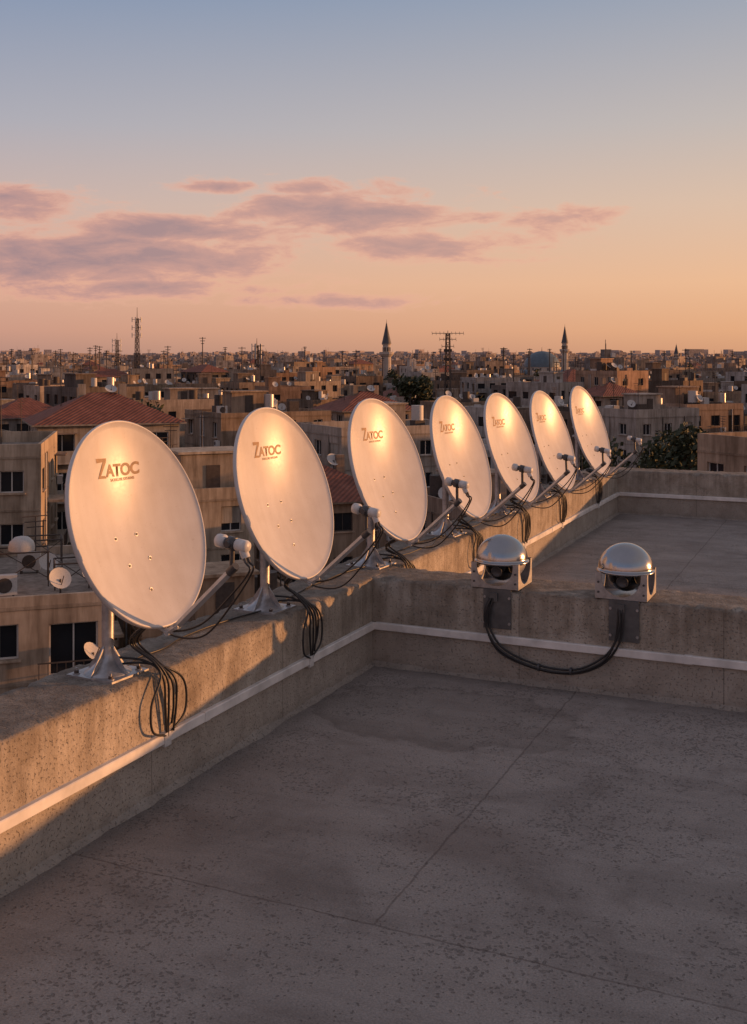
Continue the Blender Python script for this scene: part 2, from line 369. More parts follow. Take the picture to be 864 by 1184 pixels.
    S([(.02,-.02),(.029,-.028),(.031,-.035),(.031,-.085),(.026,-.097),(.0001,-.099)],0)
    dn=(-t*.8-dr*.1).normalized()
    ln.tube(L-dr*.05,L-dr*.05+dn*.055,.021,.019,0,12); 
    for s_ in(-.012,.012): ln.tube(L-dr*.05+dn*.05+h*s_,L-dr*.05+dn*.075+h*s_,.0065,.0065,1,8)
    ln.tube(L-h*.04,L+h*.04,.015,.015,1,10)
    ln.obj('lnb',e)
    def label(txt,size,a0,b0,off,name):
        cu=bpy.data.curves.new('txt','FONT'); cu.body=txt; cu.size=size; cu.align_x='CENTER'; cu.offset=off; cu.space_character=.95
        to=bpy.data.objects.new('txt',cu); scn.collection.objects.link(to); dg=bpy.context.evaluated_depsgraph_get(); dg.update()
        me=bpy.data.meshes.new_from_object(to.evaluated_get(dg)); bpy.data.objects.remove(to)
        for v in me.vertices:
            a,b=v.co.x+a0,v.co.y+b0; r=math.hypot(a/A_,b/B_); v.co=Q(a,b,surf(r)+.0012)
        me.materials.clear(); me.materials.append(PRINT); lo=bpy.data.objects.new(name,me); scn.collection.objects.link(lo); lo.parent=e
    label('ATOC',.074,.03,.235,.0028,'logo'); label('SATELLITE SYSTEMS',.0175,.025,.212,.0004,'logo_subtitle')
    em=MB([PRINT])
    def poly(pp): em.face([Q(a*.82+.01,b*.86+.075,surf(math.hypot((a*.82+.01)/A_,(b*.86+.075)/B_))+.0012) for a,b in pp],0)
    poly([(-.18,.280),(-.095,.280),(-.095,.264),(-.175,.258)]); poly([(-.122,.263),(-.095,.263),(-.145,.19),(-.17,.176)]); poly([(-.165,.178),(-.10,.178),(-.11,.192),(-.155,.192)])
    em.obj('logo_emblem',e)
    ps=[]; B0=Q(0,-y0+.01,-.06)
    for k in range(4):
        j=lambda s:rnd.uniform(-s,s); o_=k*.013
        dpt=-.305 if k<2 else -.27+j(.03)
        ps.append([B0+Vector((-.02,o_-.02,.02)),(.10+j(.01),.04+o_,.13+j(.02)),(.20+j(.01),.07+o_,.055),(.238+k*.006,.10+o_*1.5,-.03),(.232+k*.005,.125+o_*1.8+j(.01),-.15),(.222+k*.003,.145+o_+j(.01),dpt)])
    w_=rnd.uniform(0,.04)
    ps.append([(.225,.17,-.29),(.235,.235+w_,-.22),(.24,.225+w_,-.08),(.235,.15,.01),(.15,.06,.05),(.04,.03,.04)])
    ps.append([(.226,.13,-.295),(.236,.055-w_,-.24),(.24,.04-w_,-.12),(.235,.08,.0),(.16,.06,.06),(.05,.0,.08)])
    cable('drop_cables',ps,.0056,CABLE,e)
    Lc=L-dr*.05+dn*.075
    pl=[]
    for k in range(2):
        s_=(-.012,.012)[k]; sag=.04+.06*k+rnd.uniform(-.015,.03)
        pl.append([Lc+h*s_,Lc+dn*.04+h*s_,Q(.02*k,-y0+.06,.40)+Vector((0,0,-sag*.6)),Q(.02*k,-y0,.22)+Vector((0,0,-sag)),Q(.01*k,-y0-.02,.05)+Vector((0,0,-sag*.5)),B0])
    cable('feed_cables',pl,.0045,CABLE,e)
    mc=MB([PVC]); mc.box(.2155,.145,-.345,-.283,.03,.05,0,0,bottom=True); mc.obj('entry_clip',e)
    return e
US=[-2.50,-1.07,.41,1.90,3.30,4.70,6.42]
for i,u in enumerate(US):
    dish(u,math.radians(-7.4+[0,1,-1,.5,-1,.5,-1][i]),math.radians([19,18,18.5,18,19,18,18][i]),i+1,[.93,.985,1,1.015,1.04,1.06,1.08][i],[.025,.0,0,-.03,-.055,-.08,-.075][i],[.04,-.01,-.01,-.01,-.01,.01,.01][i])
ps=[]
for a,b in zip(US[:-1],US[1:]):
    for k in range(2 if a>0 else 1):
        P=[]; n=7
        for i in range(n+1):
            f=i/n; P.append((-.2+.03+.09*math.sin(f*math.pi)*(1 if k else -.7)+random.uniform(-.02,.02),a+.05+(b-a-.1)*f,PH+.009+.02*abs(math.sin(f*9+k))*(k==1)))
        ps.append(P)
cable('parapet_cables',ps,.0055,CABLE)
# ---------------------------------------------------------------- dome cameras
def domecam(x):
    e=empty('dome_security_camera',(x,.15,PH)); mb=MB([GALV,DARKSTEEL,BALL,CHROME,LNBDARK])
    mb.box(0,0,.002,.014,.31,.30,0,0,bottom=True)
    def panel(yy,half,axis):
        n=24; r=.118; cz=.135; z0=.014; z1=.16
        def T(a,z,d): return (a,yy+d,z) if axis=='x' else (yy+d,a,z)
        d0,d1=0,.006
        for dd in (d0,d1):
            arc=[(r*math.cos(math.pi+math.pi*k/n),cz+r*math.sin(math.pi+math.pi*k/n)) for k in range(n+1)]
            outer=[(half*(a/r),z0) for (a,z) in arc]
            for k in range(n):
                mb.face([T(arc[k][0],arc[k][1],dd),T(arc[k+1][0],arc[k+1][1],dd),T(outer[k+1][0],z0,dd),T(outer[k][0],z0,dd)],0)
            for sg in(-1,1):
                mb.face([T(sg*r,cz,dd),T(sg*half,z0,dd),T(sg*half,z1,dd),T(sg*r,z1,dd)],0)
        for k in range(n): mb.face([T(*arc[k],d0),T(*arc[k+1],d0),T(*arc[k+1],d1),T(*arc[k],d1)],0)
    panel(-.15,.155,'x'); panel(.144,.155,'x')
    panel(.149,.150,'y'); panel(-.155,.150,'y')
    for sx in(-1,1):
        for z in(.04,.10): mb.tube((sx*.135,-.158,z),(sx*.135,-.148,z),.007,.007,4,8)
    mb.obj('housing',e)
    b=MB([BALL,LNBDARK]); b.lathe([(max(.108*math.cos(a),1e-4),.135+.108*math.sin(a)) for a in [math.radians(-90+i*9) for i in range(0,16)]],40,0)
    b.lathe([(.112,.16),(.112,.135),(.118,.135),(.118,.165)],40,1); 
    q=Matrix.Rotation(math.radians(100),4,'X'); b.lathe([(.0001,.1),(.028,.1),(.034,.106),(.036,.112),(.030,.115),(.026,.108),(.0001,.107)],24,1,org=(0,0,.12),M=q); b.obj('camera_ball',e)
    R=.166; d=MB([CHROME]); pr=[(R-.012,.148),(R+.004,.146),(R+.009,.150),(R+.009,.158),(R+.002,.163)]
    pr+=[(max(R*math.cos(a),1e-4),.163+.158*math.sin(a)) for a in [math.radians(i*4.5) for i in range(0,21)]]
    d.lathe(pr,72,0); d.lathe([(R-.012,.148),(.11,.15)],48,0); d.obj('steel_cap',e)
    p=MB([DARKSTEEL,GALV]); p.box(.02,-.156,-.245,.0005,.18,.010,0,0,bottom=True)
    for sx in(-.06,.10):
        for z in(-.21,-.05): p.tube((sx,-.158,z),(sx,-.169,z),.009,.009,1,6)
    p.box(.0,-.166,-.075,-.02,.05,.02,0,0,bottom=True)
    p.obj('mounting_plate',e)
    return e
X1,X2=.84,1.63
domecam(X1); domecam(X2)
yy=-.035
base=[(X1-.01,-.02,.52),(X1-.035,yy,.44),(X1-.03,yy,.33),(X1+.07,yy-.005,.20),(X1+.30,yy-.012,.125),(X1+.52,yy-.01,.125),(X2-.10,yy,.20),(X2-.02,yy,.32),(X2+.0,yy,.44),(X2+.0,-.02,.52)]
ps=[]
for k in range(3): ps.append([(x+.012*(k-1)*(1 if i<4 else (-1 if i>6 else 0))+random.uniform(-.006,.006),y-.012*(k==1),z+.015*(k-1)*(1 if 3<=i<=6 else .1)+random.uniform(-.006,.006)) for i,(x,y,z) in enumerate(base)])
ce=empty('camera_cable_loop'); cable('cables',ps,.0065,CABLE,ce)
tm=MB([LNBDARK]); 
for p in ((X1+.30,yy-.014,.125),(X1+.5,yy-.014,.123)): tm.tube((p[0]-.006,p[1],p[2]),(p[0]+.006,p[1],p[2]),.024,.024,0,10)
tm.obj('cable_ties',ce)
# ---------------------------------------------------------------- terrain
def gz(x,y):
    d=math.hypot(x,y)
    if d<200: z=-24
    elif d<1500: z=-24+17*(d-200)/1300
    elif d<2600: z=-7+9*(d-1500)/1100
    else:
        a=math.atan2(y,x); k=min(1,(d-2600)/1600)
        z=2+k*(22+18*noise.noise(Vector((math.cos(a)*3.5,math.sin(a)*3.5,1)))+8*noise.noise(Vector((math.cos(a)*14,math.sin(a)*14,d*.001))))
        if d>4600: z-= (d-4600)*.02
    return z
gm,t,b=newmat('city_ground'); co=geopos(t); ln_=t.n.new('ShaderNodeVectorMath'); ln_.operation='LENGTH'; t.l.new(co,ln_.inputs[0])
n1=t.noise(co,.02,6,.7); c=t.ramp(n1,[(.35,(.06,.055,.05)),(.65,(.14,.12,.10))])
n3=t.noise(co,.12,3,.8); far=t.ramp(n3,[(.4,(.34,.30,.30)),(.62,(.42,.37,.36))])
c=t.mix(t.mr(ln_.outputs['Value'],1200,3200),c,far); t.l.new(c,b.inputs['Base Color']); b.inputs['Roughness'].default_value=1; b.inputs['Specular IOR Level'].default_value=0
mb=MB([gm]); rs=[0,60,120,200,300,450,650,900,1200,1500,1800,2200,2600,2900,3200,3600,4000,4300,4600,5200,6500,9000]; n=180; vs=[]
for r in rs:
    for k in range(n):
        a=2*math.pi*k/n; x,y=r*math.cos(a),r*math.sin(a); vs.append((x,y,gz(x,y)))
fs=[(j*n+k,(j+1)*n+k,(j+1)*n+(k+1)%n,j*n+(k+1)%n) for j in range(len(rs)-1) for k in range(n)]
mb.add(vs,fs,0); mb.obj('ground')
# ---------------------------------------------------------------- buildings
MATS=[CITY,GLASS,FRAME,RUST,TILE,TANK,GALV]
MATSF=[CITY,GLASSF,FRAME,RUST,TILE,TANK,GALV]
PAL=[(.42,.30,.21),(.38,.285,.20),(.46,.36,.27),(.33,.245,.18),(.46,.37,.30),(.30,.225,.17),(.40,.28,.20),(.42,.34,.27),(.26,.19,.145),(.52,.45,.38),(.36,.23,.155),(.24,.20,.18),(.54,.49,.45),(.40,.37,.35),(.48,.44,.41),(.30,.28,.27)]
def shade(c,k): return tuple(min(.8,x*k) for x in c)
def facade(mb,ox,oy,ax,ay,Wd,z0,z1,rnd,col,near):
    nx_,ny_=ay,-ax
    nc=max(1,int(Wd/rnd.uniform(2.3,3.2))); nr=max(1,int(round((z1-z0)/3.0))); cw=Wd/nc; ch=(z1-z0)/nr
    def P(a,z,o=0): return (ox+ax*a+nx_*o,oy+ay*a+ny_*o,z)
    ww0=rnd.uniform(1.0,1.5); wh0=rnd.uniform(1.2,1.6); style=rnd.random(); balc=[rnd.random()<.3 for _ in range(nc)]
    rot=math.atan2(ay,ax)
    for r in range(nr):
        zb=z0+r*ch
        for c in range(nc):
            a0=c*cw; a1=a0+cw; ww=min(ww0,cw*.7); wh=wh0; s0=zb+.95
            if balc[c]: wh=2.1; s0=zb+.15; ww=min(1.9,cw*.7)
            if rnd.random()<.06: mb.face([P(a0,zb),P(a1,zb),P(a1,zb+ch),P(a0,zb+ch)],0,col); continue
            w0=a0+(cw-ww)/2; w1=w0+ww; t0=s0; t1=min(s0+wh,zb+ch-.25)
            cc=col
            mb.face([P(a0,zb),P(a1,zb),P(a1,t0),P(a0,t0)],0,cc); mb.face([P(a0,t1),P(a1,t1),P(a1,zb+ch),P(a0,zb+ch)],0,cc)
            mb.face([P(a0,t0),P(w0,t0),P(w0,t1),P(a0,t1)],0,cc); mb.face([P(w1,t0),P(a1,t0),P(a1,t1),P(w1,t1)],0,cc)
            D=-.22
            mb.face([P(w0,t0),P(w1,t0),P(w1,t0,D),P(w0,t0,D)],0,cc); mb.face([P(w0,t1,D),P(w1,t1,D),P(w1,t1),P(w0,t1)],0,cc)
            mb.face([P(w0,t0),P(w0,t0,D),P(w0,t1,D),P(w0,t1)],0,cc); mb.face([P(w1,t0,D),P(w1,t0),P(w1,t1),P(w1,t1,D)],0,cc)
            mb.face([P(w0,t0,D),P(w1,t0,D),P(w1,t1,D),P(w0,t1,D)],1)
            if near:
                def bar(a,b,zz0,zz1,o,mat=2,cl=(.5,.5,.5),th=.05):
                    x,y,_=P((a+b)/2,0,o); mb.box(x,y,zz0,zz1,b-a,th,rot,mat,cl,True)
                fm=2 if style<.6 else 3
                bar(w0,w0+.07,t0,t1,D+.03,fm); bar(w1-.07,w1,t0,t1,D+.03,fm); bar(w0+.07,w1-.07,t1-.07,t1,D+.03,fm); bar(w0+.07,w1-.07,t0,t0+.07,D+.03,fm)
                bar((w0+w1)/2-.03,(w0+w1)/2+.03,t0+.07,t1-.07,D+.03,fm)
                bar(w0-.1,w1+.1,t0-.09,t0-.01,.04,0,shade(col,1.25),.18)
                q=rnd.random()
                if q<.25: bar(w0+.05,w1-.05,(t0+t1)/2+rnd.uniform(-.4,.4),t1-.02,D+.09,0,shade((.42,.38,.33),rnd.uniform(.5,1.2)),.03)
                elif q<.40: bar(w0-.25,w1+.25,t1+.02,t1+.08,.35,0,shade((.3,.22,.17),rnd.uniform(.5,1.5)),.7)
                if rnd.random()<.32: 
                    bar(a1-.9,a1-.15,t0-.75,t0-.2,.22,5,th=.34); 
                    x,y,_=P(a1-.62,0,.40); mb.tube((x,y,t0-.47),(x+nx_*.01,y+ny_*.01,t0-.47),.2,.2,3,10)
            if balc[c] and r>0:
                x,y,_=P((w0+w1)/2,0,.55); mb.box(x,y,zb-.02,zb+.12,ww+.9,1.1,rot,0,shade(col,1.1),True)
                x,y,_=P((w0+w1)/2,0,1.06)
                if style<.5: mb.box(x,y,zb+.12,zb+1.0,ww+.9,.08,rot,0,shade(col,.9),True)
                else:
                    mb.box(x,y,zb+.95,zb+1.0,ww+.9,.05,rot,3,(0,0,0),True)
                    if near:
                        for k in range(9):
                            xx,yy_,_=P(w0-.4+(ww+.8)*k/8,0,1.06); mb.box(xx,yy_,zb+.12,zb+.95,.03,.03,rot,3)
        if near and style<.75:
            x,y,_=P(Wd/2,0,.02); mb.box(x,y,zb+ch-.12,zb+ch-.01,Wd,.06,rot,0,shade(col,.85),True)
    if near:
        for k in range(2):
            a=rnd.uniform(.1,.9)*Wd; p=P(a,z1,.07); mb.tube((p[0],p[1],z0),(p[0],p[1],z1),.05,.05,rnd.choice([3,5,0]),6,shade(col,.6),cap=False)
def smalldish(mb,x,y,z,r,rnd):
    d=Vector((rnd.uniform(.3,1),rnd.uniform(-.9,.1),.55)).normalized()
    mb.tube((x,y,z),(x,y,z+r*1.5),.04,.04,3,6)
    q=d.to_track_quat('Z','Y').to_matrix().to_4x4(); mb.lathe([(.01,-r*.2),(r*.5,-r*.15),(r*.85,-r*.05),(r,0)],16,5,org=Vector((x,y,z+r*1.6)),M=q)
    c=Vector((x,y,z+r*1.6)); mb.tube(c-Vector((0,0,r*.9)),c+d*r*.9-Vector((0,0,r*.2)),.02,.02,3,5); 
def acunit(mb,x,y,z,rot):
    mb.box(x,y,z+.15,z+.95,1.0,.42,rot,5,bottom=True); n=Vector((math.sin(rot),-math.cos(rot),0)); p=Vector((x,y,z+.55))+n*.212
    mb.tube(p,p+n*.012,.31,.31,3,16)
    for s in(-.35,.35): mb.box(x+math.cos(rot)*s,y+math.sin(rot)*s,z,z+.15,.08,.4,rot,3)
def frame_table(mb,x,y,z,w,d,h,rot):
    c,s=math.cos(rot),math.sin(rot)
    P=[(x+a*c-b*s,y+a*s+b*c) for a,b in ((-w/2,-d/2),(w/2,-d/2),(w/2,d/2),(-w/2,d/2))]
    for i in range(4):
        p,q=P[i],P[(i+1)%4]; mb.tube((p[0],p[1],z),(p[0],p[1],z+h),.035,.035,3,4); mb.tube((p[0],p[1],z+h),(q[0],q[1],z+h),.035,.035,3,4); mb.tube((p[0],p[1],z+.1),(q[0],q[1],z+h),.02,.02,3,4)
def aerial(mb,x,y,z,hh,rnd):
    mb.tube((x,y,z),(x,y,z+hh),.045,.03,3,5); an=rnd.uniform(0,3)
    for q in range(rnd.randint(3,5)):
        l=.6-.1*q; zz=z+hh-.25*q; mb.tube((x-math.cos(an)*l,y-math.sin(an)*l,zz),(x+math.cos(an)*l,y+math.sin(an)*l,zz),.025,.025,3,4)
def clutter(mb,cx,cy,w,d,rot,z,rnd,col,dense,near):
    c,s=math.cos(rot),math.sin(rot)
    def T(a,b): return cx+a*c-b*s,cy+a*s+b*c
    ph=rnd.choice([.4,.7,.9,1.0])
    for (a,b,ww,dd) in ((0,-d/2+.1,w,.2),(0,d/2-.1,w,.2),(-w/2+.1,0,.2,d-.4),(w/2-.1,0,.2,d-.4)):
        x,y=T(a,b); mb.box(x,y,z,z+ph,ww,dd,rot,0,shade(col,1.05))
    if rnd.random()<.75:
        a,b=rnd.uniform(-.25,.25)*w,rnd.uniform(-.25,.25)*d; x,y=T(a,b); hh=rnd.uniform(2.2,2.9)
        pw=rnd.uniform(2.5,4.2); pd=rnd.uniform(2.5,3.6); mb.box(x,y,z,z+hh,pw,pd,rot,0,shade(col,rnd.uniform(.8,1.15)))
        mb.box(x,y,z+hh,z+hh+.15,pw+.4,pd+.4,rot,0,shade(col,1.2),True)
        x2,y2=T(a,b-pd/2-.02); mb.box(x2,y2,z+.05,z+2.0,.9,.06,rot,3)
    for _ in range(int(dense*rnd.uniform(1,3.5))):
        a,b=rnd.uniform(-.4,.4)*w,rnd.uniform(-.4,.4)*d; x,y=T(a,b); k=rnd.random()
        if k<.25:
            r=rnd.uniform(.45,.65); hh=rnd.uniform(1.1,1.5); mb.box(x,y,z,z+.8,1.1,1.1,rot,3); mb.tube((x,y,z+.8),(x,y,z+.8+hh),r,r,rnd.choice([5,6,3,3]),12)
        elif k<.50: smalldish(mb,x,y,z+rnd.uniform(0,.8),rnd.uniform(.4,.65),rnd)
        elif k<.62: acunit(mb,x,y,z,rot+rnd.choice([0,1.57,.5]))
        elif k<.78: mb.box(x,y,z+.1,z+rnd.uniform(.8,1.6),rnd.uniform(.7,2.2),rnd.uniform(.6,1.5),rot+rnd.uniform(-.3,.3),rnd.choice([0,5,3]),shade(col,rnd.uniform(.5,1.3)))
        else: aerial(mb,x,y,z,rnd.uniform(2.5,6),rnd)
def building(mb,cx,cy,w,d,rot,ztop,rnd,level,col=None,red=False,dense=None):
    z0=gz(cx,cy)-1; col=col or shade(rnd.choice(PAL),rnd.uniform(.7,1.15))
    near=level==0
    c,s=math.cos(rot),math.sin(rot)
    C=[(cx+a*c-b*s,cy+a*s+b*c) for a,b in ((-w/2,-d/2),(w/2,-d/2),(w/2,d/2),(-w/2,d/2))]
    if level<=1:
        nfl=max(1,int((ztop-z0)/3.0)); zz=ztop-nfl*3.0
        for i in range(4):
            p,q=C[i],C[(i+1)%4]; L=math.hypot(q[0]-p[0],q[1]-p[1]); ax,ay=(q[0]-p[0])/L,(q[1]-p[1])/L
            zs=max(zz,ztop-3.0*(6 if near else 4))
            facade(mb,p[0],p[1],ax,ay,L,zs,ztop,rnd,shade(col,rnd.uniform(.92,1.06)),near)
            mb.face([(p[0],p[1],z0),(q[0],q[1],z0),(q[0],q[1],zs),(p[0],p[1],zs)],0,col)
    else:
        mb.box(cx,cy,z0,ztop,w,d,rot,0,col)
        for i in (0,1,2,3):
            p,q=C[i],C[(i+1)%4]; L=math.hypot(q[0]-p[0],q[1]-p[1]); ax,ay=(q[0]-p[0])/L,(q[1]-p[1])/L; nx_,ny_=ay,-ax
            mx,my=(p[0]+q[0])/2,(p[1]+q[1])/2
            if (CAM.x-mx)*nx_+(CAM.y-my)*ny_<0: continue
            nc=max(2,int(L/3.2))
            for r in range(4 if level==2 else 3):
                zb=ztop-3.0*(r+1)+.7
                if zb<z0+1: break
                for k in range(nc):
                    if rnd.random()<.15: continue
                    a=(k+.5)*L/nc; h=.6
                    f=lambda aa,zz:(p[0]+ax*aa+nx_*.05,p[1]+ay*aa+ny_*.05,zz)
                    mb.face([f(a-h,zb),f(a+h,zb),f(a+h,zb+1.4),f(a-h,zb+1.4)],1)
    if red:
        ov=.5; rh=min(w,d)*.26
        E=[(cx+a*c-b*s,cy+a*s+b*c,ztop) for a,b in ((-w/2-ov,-d/2-ov),(w/2+ov,-d/2-ov),(w/2+ov,d/2+ov),(-w/2-ov,d/2+ov))]
        if w>=d: r1,r2=(-(w-d)/2-.01,0),((w-d)/2+.01,0)
        else: r1,r2=(0,-(d-w)/2-.01),(0,(d-w)/2+.01)
        A=(cx+r1[0]*c-r1[1]*s,cy+r1[0]*s+r1[1]*c,ztop+rh); Bq=(cx+r2[0]*c-r2[1]*s,cy+r2[0]*s+r2[1]*c,ztop+rh)
        if w>=d: F=[[E[0],E[1],Bq,A],[E[1],E[2],Bq],[E[2],E[3],A,Bq],[E[3],E[0],A]]
        else: F=[[E[0],E[1],A],[E[1],E[2],Bq,A],[E[2],E[3],Bq],[E[3],E[0],A,Bq]]
        for f in F: mb.face(f,4)
        mb.face([(x,y,z-.12) for x,y,z in E][::-1],0,col)
        for i in range(4): p,q=E[i],E[(i+1)%4]; mb.face([(p[0],p[1],p[2]-.12),(q[0],q[1],q[2]-.12),q,p],0,shade(col,.8))
        if near:
            for k in range(2):
                x,y=cx+(k-.5)*w*.3*c,cy+(k-.5)*w*.3*s; mb.box(x,y,ztop+rh*.4,ztop+rh+.7,.6,.6,rot,0,shade(col,.8))
            smalldish(mb,cx+.6,cy+.4,ztop+rh*.8,.5,rnd)
            aerial(mb,cx-.3*w*c,cy-.3*w*s,ztop,rh+3,rnd)
    else:
        if level<=1:
            mb.face([(x,y,ztop+.0) for x,y in C],0,shade((.34,.29,.25),rnd.uniform(.7,1.1)))
            clutter(mb,cx,cy,w,d,rot,ztop+.005,rnd,col,dense or (5 if near else 3.5),near)
        else:
            if rnd.random()<.6: mb.box(cx+rnd.uniform(-3,3),cy+rnd.uniform(-3,3),ztop,ztop+rnd.uniform(1.5,3),rnd.uniform(2,5),rnd.uniform(2,4),rot,0,shade(col,rnd.uniform(.8,1.2)))
            for _ in range(rnd.randint(1,4)):
                x,y=cx+rnd.uniform(-4,4),cy+rnd.uniform(-4,4)
                if rnd.random()<.5: mb.box(x,y,ztop,ztop+1.6,1.3,1.3,rot,rnd.choice([0,5,3]),shade(col,1.2))
                else: mb.tube((x,y,ztop),(x,y,ztop+rnd.uniform(3,7)),.10,.08,3,4,cap=False)
placed=[]
CROT=30
def manual(lat,dep,w,d,rotdeg,ztop,col=None,red=False,seed=0,name='apartment_building',dense=None,extra=None):
    p=W(lat,dep); mb=MB(MATS); rot=HEAD+math.radians(rotdeg); building(mb,p.x,p.y,w,d,rot,ztop,random.Random(seed),0,col,red,dense)
    if extra: extra(mb,p,rot,w,d,ztop)
    mb.obj(name); placed.append((p.x,p.y,max(w,d)*.62))
def roofA(mb,p,rot,w,d,z):
    c,s=math.cos(rot),math.sin(rot); r=random.Random(4)
    T=lambda a,b:(p.x+a*c-b*s,p.y+a*s+b*c)
    for a,b in ((.1,-.3),(.18,-.28),(-.1,-.32),(.32,.1),(.02,.1),(.26,-.34),(.0,-.3)): x,y=T(a*w,b*d); acunit(mb,x,y,z,rot+r.uniform(-.2,.4))
    for a,b,ww,h in ((.30,-.12,2.2,1.5),(.12,-.05,2.6,1.7),(.36,.25,1.6,1.3),(.42,-.2,1.4,1.1)):
        x,y=T(a*w,b*d); frame_table(mb,x,y,z,ww,1.5,h,rot)
    x,y=T(.30*w,-.12*d); mb.lathe([(.01,.62),(.3,.56),(.5,.38),(.56,.18),(.56,0)],16,5,org=(x,y,z+1.5))
    x,y=T(.10*w,-.05*d); smalldish(mb,x,y,z+1.7,.55,r)
    for k in range(10): x,y=T(r.uniform(-.2,.47)*w,r.uniform(-.44,.42)*d); smalldish(mb,x,y,z,r.uniform(.35,.55),r)
    for k in range(4): x,y=T(r.uniform(-.1,.47)*w,r.uniform(-.3,.42)*d); aerial(mb,x,y,z,r.uniform(2,4.2),r)
    for a,zz in ((.22,-1.4),(.40,-4.2),(-.05,-3.2),(.46,-2.6)):
        x,y=T(a*w,-d/2-.35); mb.tube((x,y,z+zz),(x-s*.35,y+c*.35,z+zz),.03,.03,3,5); smalldish(mb,x,y,z+zz,.45,r)
manual(-20.6,47,17,12,18,-7.7,(.50,.40,.31),seed=11,dense=4,extra=roofA)
manual(-28,66,16,12,12,-3.4,(.48,.39,.30),seed=12)
manual(-22.5,90,11,9,22,-2.9,(.50,.43,.36),True,seed=13,name='red_roof_house')
manual(-13.5,71,9,9,24,-6.6,(.52,.42,.32),seed=14)
manual(-3.6,78,8,9,20,-7.5,(.36,.26,.19),True,seed=15,name='red_roof_house')
manual(-8,55,9,9,22,-10.5,(.42,.30,.21),seed=16)
manual(1,52,9,9,20,-11.5,(.38,.28,.2),seed=26)
manual(10,50,9,9,24,-11,(.38,.29,.23),seed=27)
manual(45,205,9,10,38,-.4,(.46,.30,.21),seed=17)
manual(32,130,10,9,30,-4.4,(.46,.40,.35),seed=18)
manual(41,140,9,9,24,-4.0,(.38,.27,.2),seed=33)
manual(38,175,8,8,24,-3.4,(.44,.34,.27),True,seed=34,name='red_roof_house')
manual(26.5,63,9,12,26,-3.4,(.46,.34,.25),seed=19)
manual(1,104,14,10,28,-4.6,(.44,.38,.33),seed=21)
manual(-12,112,12,10,30,-3.4,(.32,.24,.18),seed=22)
manual(9,76,11,10,22,-8.2,(.40,.29,.22),seed=23)
manual(-1,128,9,8,26,-3.6,(.42,.34,.28),True,seed=35,name='red_roof_house')
TREES=((21.2,78,15,4.6,-2.0),(17.8,82,14,3.6,-3.8),(24.5,86,15,4.0,-3.0),(29,94,14,3.8,-4.2),(8.5,215,13,6,-1.0),(-9,64,12,3,-9.5),(52,240,12,6,-1.5),(-30,140,13,5,-3.5))
for q in TREES: p=W(q[0],q[1]); placed.append((p.x,p.y,q[3]-2))
rnd=random.Random(5); GR=HEAD+math.radians(CROT); cg,sg=math.cos(GR),math.sin(GR)
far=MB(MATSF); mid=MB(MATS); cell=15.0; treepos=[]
N=int(1900/cell*1.0); cnt=[0,0,0]
for i in range(-N,N+1):
    for j in range(-N,N+1):
        jx=(i+rnd.uniform(-.14,.14))*cell+ (i//5)*5; jy=(j+rnd.uniform(-.14,.14))*cell+(j//6)*5
        x=jx*cg-jy*sg; y=jx*sg+jy*cg
        r1,r2,r3,r4,r5,r6=[rnd.random() for _ in range(6)]
        rel=Vector((x-CAM.x,y-CAM.y,0)); dep=rel.dot(FW); lat=rel.dot(RT); D=math.hypot(dep,lat)
        if D>1850 or D<30: continue
        if -24<x<30 and -32<y<30: continue
        insec=dep>20 and abs(lat)<dep*.56+14
        if insec and D<62: continue
        if not insec and D>260: continue
        if any((x-a)**2+(y-b)**2<(r+6.5)**2 for a,b,r in placed): continue
        if r1<.08: treepos.append((x,y)); continue
        w=7.5+6.5*r2; d=7.5+5.5*r3; rot=GR+(r4-.5)*.6+(math.pi/2 if r5<.5 else 0)
        nz=noise.noise(Vector((x*.006,y*.006,3)))
        if D<90: top=-13+r6*4.5
        elif D<130: top=-11+r6*6.5+nz*2
        elif D<300: top=-10.5+r6*9.5+nz*3
        elif D<700: top=-9+r6*9.5+nz*4+(4 if r1>.97 else 0)
        else: top=gz(x,y)+7+r6*9+nz*4+(7 if r1>.975 else 0)
        if dep>100:
            sl=lat/dep
            if abs(sl-.012)<.018 and dep<600: top=min(top,2-.0225*dep)
            if .125<sl<.195 and dep<790: top=min(top,2-.0160*dep-1)
            if abs(sl+.218)<.01 and dep<450: top=min(top,2-.012*dep)
            if abs(sl-.279)<.01 and dep<1000: top=min(top,2-.006*dep)
        if top<gz(x,y)+3: continue
        red=r1>.88 and r1<.955 and D<900
        if insec and D<180:
            mb=MB(MATS); building(mb,x,y,w,d,rot,top,rnd,0 if D<120 else 1,None,red); mb.obj('red_roof_house' if red else 'apartment_building'); cnt[0]+=1
        elif insec and D<400: building(mid,x,y,w,d,rot,top,rnd,1,None,red); cnt[1]+=1
        else:
            col=shade(rnd.choice(PAL),rnd.uniform(.75,1.2)); k=min(1,max(0,(D-350)/1200)); col=tuple(a*(1-k*.75)+b*k*.75 for a,b in zip(col,(.50,.42,.40)))  # aerial haze painted into wall colour, stronger with distance
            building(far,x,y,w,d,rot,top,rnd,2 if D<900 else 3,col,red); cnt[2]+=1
mid.obj('city_blocks'); 
for _ in range(900):
    a=rnd.uniform(-.55,.55); D=rnd.uniform(1850,4300); p=W(math.tan(a)*D,D); k=min(1,D/3000)
    z=gz(p.x,p.y); w=rnd.uniform(12,34); col=tuple(x*(1-.85*k)+y*.85*k for x,y in zip(shade(rnd.choice(PAL),rnd.uniform(.8,1.1)),(.54,.47,.46)))  # outermost blocks: base colour paled with range to imitate haze
    far.box(p.x,p.y,z-3,z+rnd.uniform(6,15)+(12 if rnd.random()<.05 else 0),w,rnd.uniform(10,20),GR+rnd.uniform(-.5,.5),0,col)
